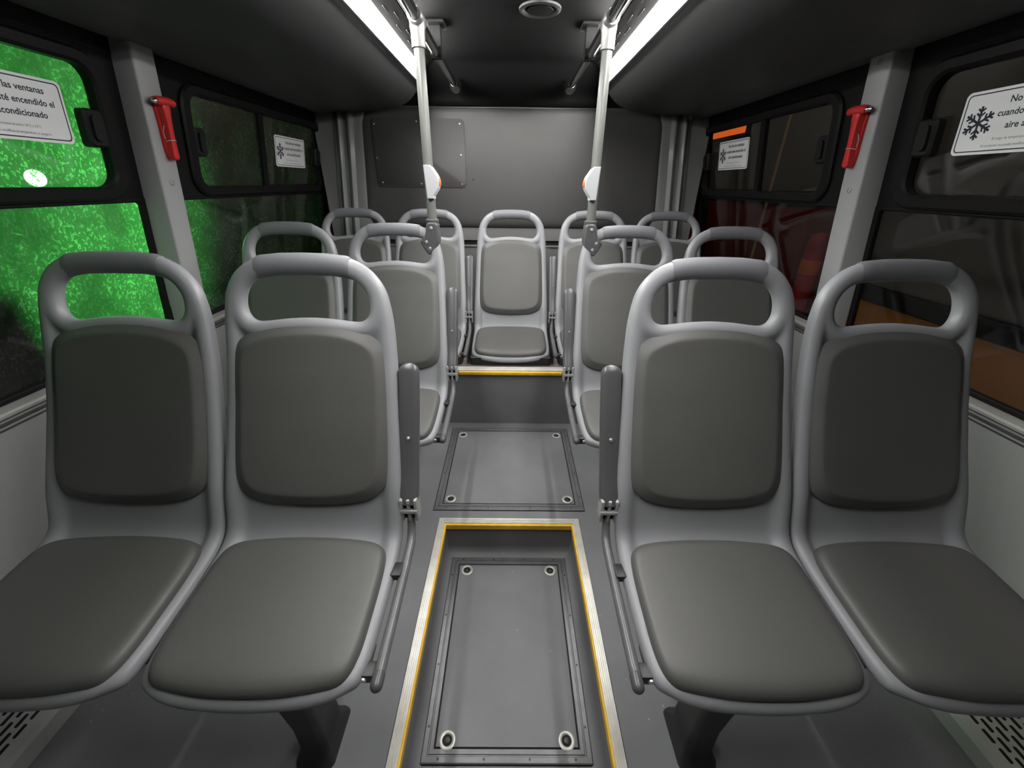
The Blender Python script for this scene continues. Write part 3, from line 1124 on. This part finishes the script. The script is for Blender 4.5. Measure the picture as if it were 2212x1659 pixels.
# ------------------------------------------------------------------ emergency hammers on the pillars
def hammer(s, label):
    zc = .145
    yc = 1.475
    xw = 1.081 + .133 * (.36 - zc)
    e = empty('emergency_hammer', (s * xw, yc, zc + ZO))
    tag(e, label, 'hammer', 'red emergency hammers')
    lean = .133
    def Q(y, z, o):      # y along the bus, z up the pillar, o towards the aisle
        return (s * (-o - lean * z), y, z)
    def body(outline, o0, o1, b=.004):
        mb = MB()
        P = chaikin(outline, 2)
        P1 = inset(P, b)
        mb.loft([[Q(a, c, o0) for a, c in P], [Q(a, c, o1 - b) for a, c in P], [Q(a, c, o1 - b * .3) for a, c in inset(P, b * .3)], [Q(a, c, o1) for a, c in P1]], closed=True, cap=True)
        return mb
    # holder plate, handle and cross head
    obj('holder', body([(-.026, .072), (.022, .072), (.016, .03), (.016, -.086), (-.016, -.086), (-.018, .02)], 0, .008, .002), M['red'], e)
    h = obj('handle', body([(-.020, .066), (.020, .066), (.0125, .03), (.010, -.02), (.012, -.055), (.0145, -.088), (-.0145, -.088), (-.012, -.055), (-.011, -.02), (-.0135, .03)], .006, .028, .006), M['red'], e)
    for z0 in (.012, -.004, -.02):
        pass
    mb = MB()
    mb.tube([Q(-.034, .068, .020), Q(-.02, .070, .020), Q(.02, .072, .020), Q(.036, .070, .020)], [.011, .0125, .0125, .0115], 14)
    hd = obj('hammer_head', mb, M['red'], e, smooth=60)
    mb = MB()
    mb.tube([Q(-.033, .068, .020), Q(-.040, .0675, .020), Q(-.050, .067, .020)], [.0085, .0075, .0012], 12)
    obj('steel_tip', mb, M['chrome'], hd)
    mb = MB()
    pts = [Q(.0145 * math.cos(a), -.035 + .003 * math.sin(a), .016 + .0145 * math.sin(a)) for a in np.linspace(-.3, math.pi + .3, 14)]
    mb.tube(pts, .0012, 6)
    mb.tube([Q(-.0145, -.03, .012), Q(-.021, -.012, .015), Q(-.018, .006, .018)], .0012, 6)
    obj('security_tie', mb, M['white'], e)


hammer(-1, 'red emergency hammer on the pillar next to the green wet window')
hammer(1, 'red emergency hammer on the pillar between the two dark windows')

# ------------------------------------------------------------------ ceiling, ducts, light strips
mb = MB()
rows = []
for y, z in ((-1.6, .55), (0, .55), (2.45, .55), (2.50, .548), (2.53, .538), (2.60, .497), (2.655, .460), (2.678, .440), (2.688, .418), (2.691, .390)):
    rows.append([(-1.25, y, z + ZO), (-.6, y, z + ZO + .002), (0, y, z + ZO + .004), (.6, y, z + ZO + .002), (1.25, y, z + ZO)])
n0 = len(rows)
rows += [[(x, y + .03, z + .04) for x, y, z in rows[-1 - 2 * 0]]]
mb.loft(rows[:n0])
cl = struct(obj('ceiling', mb, M['ceiling'], smooth=30))
mod = cl.modifiers.new('thickness', 'SOLIDIFY'); mod.thickness = .012; mod.offset = 1

LY0, LY1 = .05, 2.46
for s in (-1, 1):
    mb = MB()
    prof = [(.470, .5315), (.4845, .452), (.487, .446), (.499, .430), (.518, .4115), (.543, .394), (.573, .380), (.608, .370), (.65, .364), (.72, .361),
            (.80, .360), (.92, .360), (1.03, .359), (1.040, .351), (1.09, .347), (1.106, .345), (1.114, .350), (1.125, .362), (1.145, .38), (1.16, .41)]
    rows = []
    def ye(x):
        return 2.475 + max(0, x - .47) ** .8 * .50
    for t in (0, .3, .6, .9, 1):
        rows.append([(s * x, -1.6 + (ye(x) + 1.6) * t, z + ZO) for x, z in prof])
    for dy, dz in ((.022, .006), (.036, .022), (.042, .05), (.042, .13)):
        rows.append([(s * x, ye(x) + dy, max(z, min(.53, z + dz)) + ZO) for x, z in prof])
    mb.loft(rows)
    d = struct(obj('trim_%d' % (6 if s < 0 else 7), mb, M['duct'], smooth=50))
    # lamp
    e = empty('light_strip', (s * .475, .4, .49 + ZO))
    tag(e, 'long glowing white light strip on the ceiling side above the %s windows' % DW[s], 'lamp', 'ceiling light strips')
    org = tuple(e.location)
    mb = MB()
    mb.prism([(.4825, .4560), (.4565, .5140), (.4545, .5130), (.4800, .4560)], lambda u, v, t: (s * u, t, v + ZO), LY0, LY1)
    obj('diffuser', mb, M['led'], e, origin=org, smooth=0)
    mb = MB()
    mb.prism([(.4830, .4560), (.4740, .4560), (.4735, .4500), (.4840, .4500)], lambda u, v, t: (s * u, t, v + ZO), LY0, LY1 + .02)
    obj('channel', mb, M['housing'], e, origin=org, smooth=0)
    mb = MB()
    mb.prism([(.4560, .5150), (.4535, .5165), (.4000, .5500), (.4660, .5500), (.4660, .5320)], lambda u, v, t: (s * u, t, v + ZO), LY0, LY1 + .04)
    tg = obj('trough', mb, M['trough'], d, smooth=0)
    for k in range(12):
        for q in (0, 1):
            a = .30 + .30 * q
            u0, v0 = .4535 - .0535 * a, .5165 + .0335 * a
            mb = MB(); mb.capsule((s * u0, .3 + k * .18 + q * .09, v0 + ZO), (s * u0, .37 + k * .18 + q * .09, v0 + ZO), .0016, 6)
            obj('slot_rib', mb, M['tube'], tg)
    mb = MB()
    mb.prism([(.4835, .4500), (.4660, .5300), (.4560, .5230), (.4560, .50), (.470, .4500)], lambda u, v, t: (s * u, t, v + ZO), LY1, LY1 + .025)
    obj('end_cap', mb, M['housing'], e, origin=org, smooth=0)

e = empty('ceiling_vent', (.094, 1.834, .553 + ZO))
tag(e, 'round dark vent set in the ceiling above the aisle', 'vent')
mb = MB(); mb.lathe([(.075, 0), (.074, -.006), (.066, -.010), (.058, -.006), (.056, -.002), (.0005, -.002)], (0, 0, 0), 'Z', 36)
obj('vent_ring', mb, M['speaker'], e)
mb = MB(); mb.lathe([(.05, -.002), (.046, -.008), (.03, -.010), (.0005, -.010)], (0, 0, 0), 'Z', 30)
obj('vent_disc', mb, M['ceiling'], e)

# ------------------------------------------------------------------ rear wall
RY = 2.72
mb = MB()
mb.box(-1.16, 1.16, RY, RY + .05, 0, -.365 + ZO)
mb.box(-1.16, 1.16, RY, RY + .05, -.332 + ZO, .392 + ZO)
wr = struct(obj('wall_rear', mb, M['rearwall']))
mb = MB(); mb.box(-1.10, 1.10, RY + .012, RY + .06, -.368 + ZO, -.330 + ZO)
obj('groove', mb, M['hole'], wr)
mb = MB(); mb.box(-1.10, 1.10, RY - .008, RY + .02, -.372 + ZO, -.362 + ZO, .002)
obj('ledge', mb, M['column'], wr)
mb = MB()
P = np.array(rrect(-.93, .93, -.255, .40, .09, 10))
P[:, 0] *= 1 - .055 * (P[:, 1] + .255) / .655        # narrows towards the top
P[:, 1] += np.where(P[:, 1] > .2, -.012 * (P[:, 0] / .9) ** 2 * 1.5, 0)
rows = []
for dd, h in ((0, -.002), (.0, .002), (.005, .008), (.014, .0145), (.028, .019), (.050, .021)):
    Q = inset(P, dd)
    rows.append([(x, RY - h, z + ZO) for x, z in Q])
c = P.mean(0)
mb.loft(rows, closed=True)
nP = len(P)
mb.f.append(tuple((len(rows) - 1) * nP + k for k in range(nP)))
obj('padded_panel', mb, M['rearpad'], wr, smooth=60)
mb = MB()
obj('plug', MB().lathe([(.0045, 0), (.0045, -.002), (.0005, -.002)], (-.238, RY - .0195, .02 + ZO), 'Y', 10), M['hole'], wr)

e = empty('access_panel', (-.545, RY - .021, .15 + ZO))
tag(e, 'square grey access cover screwed to the upper part of the rear wall', 'access panel')
mb = MB()
A = rrect(-.275, .265, -.175, .180, .025)
for dd, h in ((0, 0), (0, .0035), (.002, .005)):
    pass
Q0, Q1 = np.array(A), inset(A, .002)
mb.loft([[(u, .003, v) for u, v in Q0], [(u, -.0035, v) for u, v in Q0], [(u, -.005, v) for u, v in Q1]], closed=True, cap=True)
obj('cover', mb, M['rearpad'], e)
for u, v in ((-.262, -.02), (-.245, -.15), (-.01, -.155), (.24, -.155), (.24, .0), (.24, .155), (-.01, .165), (-.255, .15)):
    mb = MB(); mb.lathe([(.0045, -.0045), (.0045, -.0065), (.003, -.0080), (.0005, -.0082)], (u, 0, v), 'Y', 10)
    obj('screw', mb, M['steel'], e)

for s in (-1, 1):
    # fluted corner extrusion between the rear wall and the side window
    mb = MB()
    pts = [(.925, RY - .002), (.93, RY - .010), (.950, RY - .014), (.990, RY - .010), (.998, RY - .022), (1.010, RY - .028), (1.022, RY - .022), (1.030, RY - .008),
           (1.055, RY - .006), (1.062, RY - .024), (1.070, RY - .030), (1.078, RY - .024), (1.084, RY - .010), (1.105, RY - .006), (1.115, RY + .004), (1.135, RY + .03), (1.16, RY + .07)]
    rows = []
    for zc in (.42, .1, -.2, -.55, SZ - ZO):
        k = (zc - .36) * -.10
        rows.append([(s * (x - .072 + (k if x > .93 else k * .6)), y, zc + ZO) for x, y in pts])
    mb.loft(rows)
    o = struct(obj('trim_%d' % (8 if s < 0 else 9), mb, M['column'], smooth=50))
    mod = o.modifiers.new('thickness', 'SOLIDIFY'); mod.thickness = .003
    mb = MB()
    wbox(mb, s, 2.79, 2.84, -.52, .42, -.05, .012)
    obj('corner_post', mb, M['frame'], o)

# ------------------------------------------------------------------ poles, overhead rails, stop buttons
PY = SB + ROWY[2] + (.885 - SB)
for s in (-1, 1):
    px = s * .305
    e = empty('grab_pole', (px, PY, -.19 + ZO))
    tag(e, 'silver upright grab pole on the aisle side of the %s windows' % DW[s], 'pole', 'aisle grab poles')
    org = tuple(e.location)
    mb = MB(); mb.tube([(px, PY, -.16 + ZO), (px, PY, .41 + ZO)], .0172, 24)
    obj('tube', mb, M['pole'], e, origin=org, smooth=60)
    # two-armed clamp gripping the corner of the seat handle
    q = [(-.023, .058), (.023, .058), (.024, .030), (.027, -.004), (.021, -.030), (.006, -.048), (-.016, -.064), (-.026, -.058), (-.050, -.016), (-.046, -.008), (-.026, .008)]
    mb = MB()
    P = chaikin([(-s * -a if s < 0 else -a, b) for a, b in q], 2)
    if s < 0:
        P = chaikin([(a, b) for a, b in q], 2)
    P0, P1 = inset(P, .006), P
    mb.loft([[(u, -.030, v) for u, v in P0], [(u, -.025, v) for u, v in inset(P, .0018)], [(u, -.019, v) for u, v in P1], [(u, .019, v) for u, v in P1], [(u, .025, v) for u, v in inset(P, .0018)], [(u, .030, v) for u, v in P0]], closed=True, cap=True)
    cl_ = obj('clamp', mb, M['clamp'], e)
    mb = MB(); mb.lathe([(.0225, .05), (.0245, .053), (.0245, .064), (.0215, .067), (.018, .067)], (0, 0, 0), 'Z', 24)
    obj('collar', mb, M['clamp'], cl_)
    for u, v in ((-.002, .036), (-.024, -.014), (-.012, -.038)):
        mb = MB(); mb.lathe([(.0066, -.0285), (.0066, -.0315), (.005, -.0335), (.0005, -.034)], (u if s < 0 else -u, 0, v), 'Y', 14)
        obj('bolt', mb, M['steel'], cl_)
    # tee that joins the pole to the rail
    rz = .462
    mb = MB()
    mb.lathe([(.0195, -.075), (.0225, -.073), (.0225, -.035), (.0245, -.02), (.0245, .0)], (0, 0, rz + .19), 'Z', 24)
    mb.tube([(0, -.045, rz + .19), (0, -.040, rz + .19), (0, .040, rz + .19), (0, .045, rz + .19)], [.021, .0235, .0235, .021], 20)
    obj('tee_joint', mb, M['tee'], e, smooth=50)

    r = empty('grab_rail', (px, .5, rz + ZO))
    tag(r, 'dark polished overhead grab rail under the ceiling on the %s window side' % DW[s], 'rail', 'overhead grab rails')
    org = tuple(r.location)
    mb = MB(); mb.tube([(px, -1.5, rz + ZO), (px, 2.52, rz + ZO), (px, 2.56, rz + ZO - .001)], .0165, 20)
    obj('tube', mb, M['tube'], r, origin=org, smooth=60)
    mb = MB(); mb.lathe([(.0185, 0), (.019, .015), (.022, .03), (.030, .055), (.034, .075), (.034, .085)], (px, 2.50, rz + ZO), 'Y', 20)
    obj('end_flange', mb, M['tube'], r, origin=org)
    for yb in (1.99, .35):
        mb = MB()
        q = [(-.045, .094), (.045, .094), (.045, .084), (.022, .074), (.018, .03), (.024, .015), (.024, -.020), (-.024, -.020), (-.024, .015), (-.018, .03), (-.022, .074), (-.045, .084)]
        P = chaikin(q, 1)
        mb.prism([tuple(p) for p in P], lambda u, v, t: (px + t, yb + u, rz + v + ZO), -.021, .021)
        mb.box(px - .04, px + .04, yb - .05, yb + .05, .543 + ZO, .553 + ZO, .003)
        obj('hanger', mb, M['black'], r, origin=org, smooth=30)

    # stop request button on the pole
    zc = .003
    b = empty('stop_button', (px, PY - .017, zc + ZO))
    tag(b, 'white stop request box with orange button on the pole of the %s window side' % DW[s], 'button', 'stop request buttons')
    d = -s       # it faces the aisle
    q = [(-.018, .054), (.006, .054), (.012, .048), (.030, .022), (.034, .012), (.034, -.014), (.030, -.024), (.013, -.047), (.013, -.056), (-.010, -.056), (-.012, -.05)]
    P = [(d * a + d * .005, c) for a, c in q]
    P0 = inset(P, .003)
    mb = MB()
    mb.loft([[(u, -.018, v) for u, v in P0], [(u, -.014, v) for u, v in P], [(u, .030, v) for u, v in P], [(u, .034, v) for u, v in P0]], closed=True, cap=True)
    obj('housing', mb, M['white'], b, smooth=25)
    mb = MB(); mb.lathe([(.0135, .0), (.0135, .003), (.011, .0055), (.0005, .006)], (0, 0, 0), 'X', 20)
    mb.v = [(d * (a + .0375), y + .008, z - .001) for a, y, z in mb.v]
    obj('button', mb, M['orange'], b)

# ------------------------------------------------------------------ heater grilles along the walls
for s in (-1, 1):
    e = empty('heater_grille', (s * 1.15, .4, 0))
    tag(e, 'slotted grey heater cover on the floor below the %s windows' % DW[s], 'heater grille', 'heater covers')
    org = tuple(e.location)
    mb = MB()
    prof = [(1.248, .0), (1.032, .0), (1.032, .040), (1.038, .050), (1.248, .117)]
    mb.prism(prof, lambda u, v, t: (s * u, t, v), -.9, 1.70)
    obj('cover', mb, M['vent'], e, origin=org, smooth=25)
    mb = MB()
    # slots, staggered
    n = 0
    for i in range(14):
        for j in range(60):
            f = .11 + i * .062
            y = -.3 + j * .034 + (.017 if i % 2 else 0)
            x = 1.038 + f * .210
            z = .050 + f * .067
            P = rrect(-.013, .013, -.0031, .0031, .0030, 3)
            mb.prism(P, lambda u, v, t: (s * (x + v * .94), y + u, z + v * .294 + t), -.001, .0006)
    obj('slots', mb, M['hole'], e, origin=org, smooth=0)

# ------------------------------------------------------------------ outside, seen through the glass
M['asphalt'] = mat('wet_asphalt', (.03, .03, .03), .25, var=.3, vscale=3)
M['render'] = mat('plaster_wall', (.5, .5, .48), .8, var=.3, vscale=2, bump=.5, bscale=30)
M['buspaint'] = mat('orange_bus_paint', (.42, .17, .018), .35)
M['busred'] = mat('red_bus_paint', (.22, .016, .012), .35)
M['busglass'] = mat('bus_side_glass', (.13, .13, .125), .3)
M['signal'] = mat('lit_orange_sign', (.5, .1, .02), .5, emit=(1, .16, .02), estr=1.1)
M['tan'] = mat('tan_post', (.55, .42, .22), .6)
mb = MB(); mb.box(-9, 9, -4, 14, -1.05 , -1.0)
g = struct(obj('floor_street', mb, M['asphalt']))
g.name = 'floor_1'

e = empty('building', (-3.9, 2.5, -1.0))
tag(e, 'plastered street wall glowing green outside the wet windows', 'building')
mb = MB(); mb.box(-.15, .15, -7.5, 2.0, 0, 5.5)
obj('facade', mb, M['render'], e)
mb = MB(); mb.box(.13, .22, -7.5, 2.0, 0, .9)
obj('plinth', mb, M['asphalt'], e)

M['brick'] = mat('dull_brick', (.20, .09, .06), .8, var=.4, vscale=3, bump=.5, bscale=20)
e = empty('building', (-4.9, 8.5, -1.0))
tag(e, 'dim brownish wall set back outside the far wet window', 'building')
mb = MB(); mb.box(-.15, .15, -3.9, 6, 0, 5.0)
obj('facade', mb, M['brick'], e)
mb = MB(); mb.box(.13, .2, -3.9, 6, 0, .7)
obj('plinth', mb, M['asphalt'], e)

e = empty('floodlight', GL_POS - Vector((0, 0, GL_POS.z + 1.0)))
tag(e, 'bright green floodlight on a post outside the near wet window', 'floodlight')
gz = GL_POS.z + 1.0
mb = MB(); mb.tube([(-.06, .05, 0), (-.06, .05, gz - .03)], .02, 12)
obj('post', mb, M['blacksteel'], e)
dirv = (Vector((-1.2, .55, ZO)) - GL_POS).normalized()
q = dirv.to_track_quat('Y', 'Z').to_matrix()
def fl(pts):
    return [tuple(q @ Vector(p) + Vector((0, 0, gz))) for p in pts]
mb = MB(); mb.box(-.09, .09, -.05, .02, -.055, .055, .01); mb.v = fl(mb.v)
obj('lamp_housing', mb, M['blacksteel'], e)
M['flood'] = mat('floodlight_face', (.8, .9, .8), .4, emit=(.75, 1.0, .80), estr=90)
mb = MB(); mb.lathe([(.036, .018), (.036, .024), (.028, .030), (.012, .033), (.0005, .0335)], (0, 0, 0), 'Y', 20); mb.v = fl(mb.v)
obj('lamp_face', mb, M['flood'], e)


def bus_outside(x, y0, y1, low, label, zs):
    e = empty('bus', (x, (y0 + y1) / 2, -1.0))
    tag(e, label, 'bus')
    h = (y1 - y0) / 2
    mb = MB(); mb.box(0, 2.2, -h, h, .35, zs + 1.0 + ZO, .03)
    obj('lower_body', mb, low, e)
    mb = MB(); mb.box(-.012, 2.19, -h + .02, h - .02, zs + 1.0 + ZO, zs + 1.10 + ZO, .005)
    obj('rub_strip', mb, M['black'], e)
    mb = MB(); mb.box(.005, 2.18, -h + .03, h - .03, zs + 1.10 + ZO, 2.95, .03)
    obj('window_band', mb, M['busglass'], e)
    for yy in (-h * .6, h * .6):
        mb = MB(); mb.lathe([(.30, .0), (.44, .02), (.46, .06), (.46, .26), (.44, .3)], (-.01, yy, .46), 'X', 28)
        obj('wheel', mb, M['black'], e)
    return e


bus_outside(2.55, -3.2, 3.15, M['buspaint'], 'parked bus with orange lower body outside the near dark window', -.72)
b2 = bus_outside(2.75, 3.9, 10, M['busred'], 'parked red bus with a lit orange panel outside the far dark window', -.16)
sg = (-.06, 5.80 - 6.95, .555 + ZO + 1.0)
mb = MB(); mb.box(.005, .06, -.46, .45, -.02, .17, .008)
sc = obj('sign_case', mb, M['blacksteel'], b2, sg)
mb = MB(); mb.box(0, .04, -.44, .43, .0, .15, .01)
obj('lit_panel', mb, M['signal'], sc)
e = empty('street_post', (2.1, 3.55, -1.0))
tag(e, 'thin tan post outside the far dark window', 'post')
mb = MB(); mb.tube([(0, 0, 0), (0, 0, 3.2)], .011, 10)
obj('shaft', mb, M['tan'], e)

# added box that blocks the floodlight from the near pane; a dark shrub
e = empty('light_blocker', (-1.72, .93, -1.0))
tag(e, 'added shadow-casting cabinet outside the wet windows in front of the green wall', 'blocker')
mb = MB(); mb.box(-.16, .16, -.42, .42, .10, 1.98, .03)
obj('body', mb, M['blacksteel'], e)
mb = MB(); mb.box(-.14, .14, -.39, .39, 0, .10)
obj('plinth', mb, M['asphalt'], e)
mb = MB(); mb.box(.16, .168, -.36, -.01, .2, 1.9, .004)
d = obj('door', mb, M['black'], e)
mb = MB(); mb.box(.168, .185, -.06, -.03, 1.0, 1.15, .004)
obj('handle', mb, M['blacksteel'], d)
M['leaf'] = mat('dark_leaves', (.03, .05, .02), .6, var=.5, vscale=20, bump=1.0, bscale=40)
e = empty('shrub', (-3.3, 3.34, -1.0))
tag(e, 'small dark shrub in front of the green wall outside', 'shrub')
bm = bmesh.new()
bmesh.ops.create_icosphere(bm, subdivisions=4, radius=1)
rr = random.Random(3)
ph = [(Vector((rr.uniform(-1, 1), rr.uniform(-1, 1), rr.uniform(-1, 1))).normalized(), rr.uniform(7, 19), rr.uniform(0, 6)) for _ in range(16)]
for v in bm.verts:
    n = v.co.normalized()
    k = 1 + sum(.045 * math.sin(f * n.dot(a) * 1.6 + p) for a, f, p in ph)
    v.co = Vector((n.x * .20, n.y * .22, n.z * .42)) * k + Vector((0, 0, .90))
mb = MB(); bm.verts.index_update()
mb.add([v.co[:] for v in bm.verts], [[v.index for v in f.verts] for f in bm.faces]); bm.free()
obj('foliage', mb, M['leaf'], e)
mb = MB(); mb.tube([(0, 0, 0), (.01, 0, .3), (0, .01, .7)], [.03, .025, .015], 8)
obj('stem', mb, M['blacksteel'], e)
e = empty('bollard', (2.62, 3.52, -1.0))
tag(e, 'red street bollard between the two parked buses', 'bollard')
mb = MB(); mb.lathe([(.10, 0), (.10, .05), (.075, .06), (.075, 1.70), (.06, 1.77), (.0005, 1.79)], (0, 0, 0), 'Z', 20)
obj('shaft', mb, M['red'], e)
mb = MB(); mb.lathe([(.078, 1.45), (.079, 1.46), (.079, 1.56), (.078, 1.57)], (0, 0, 0), 'Z', 20)
obj('band', mb, M['orange'], e)
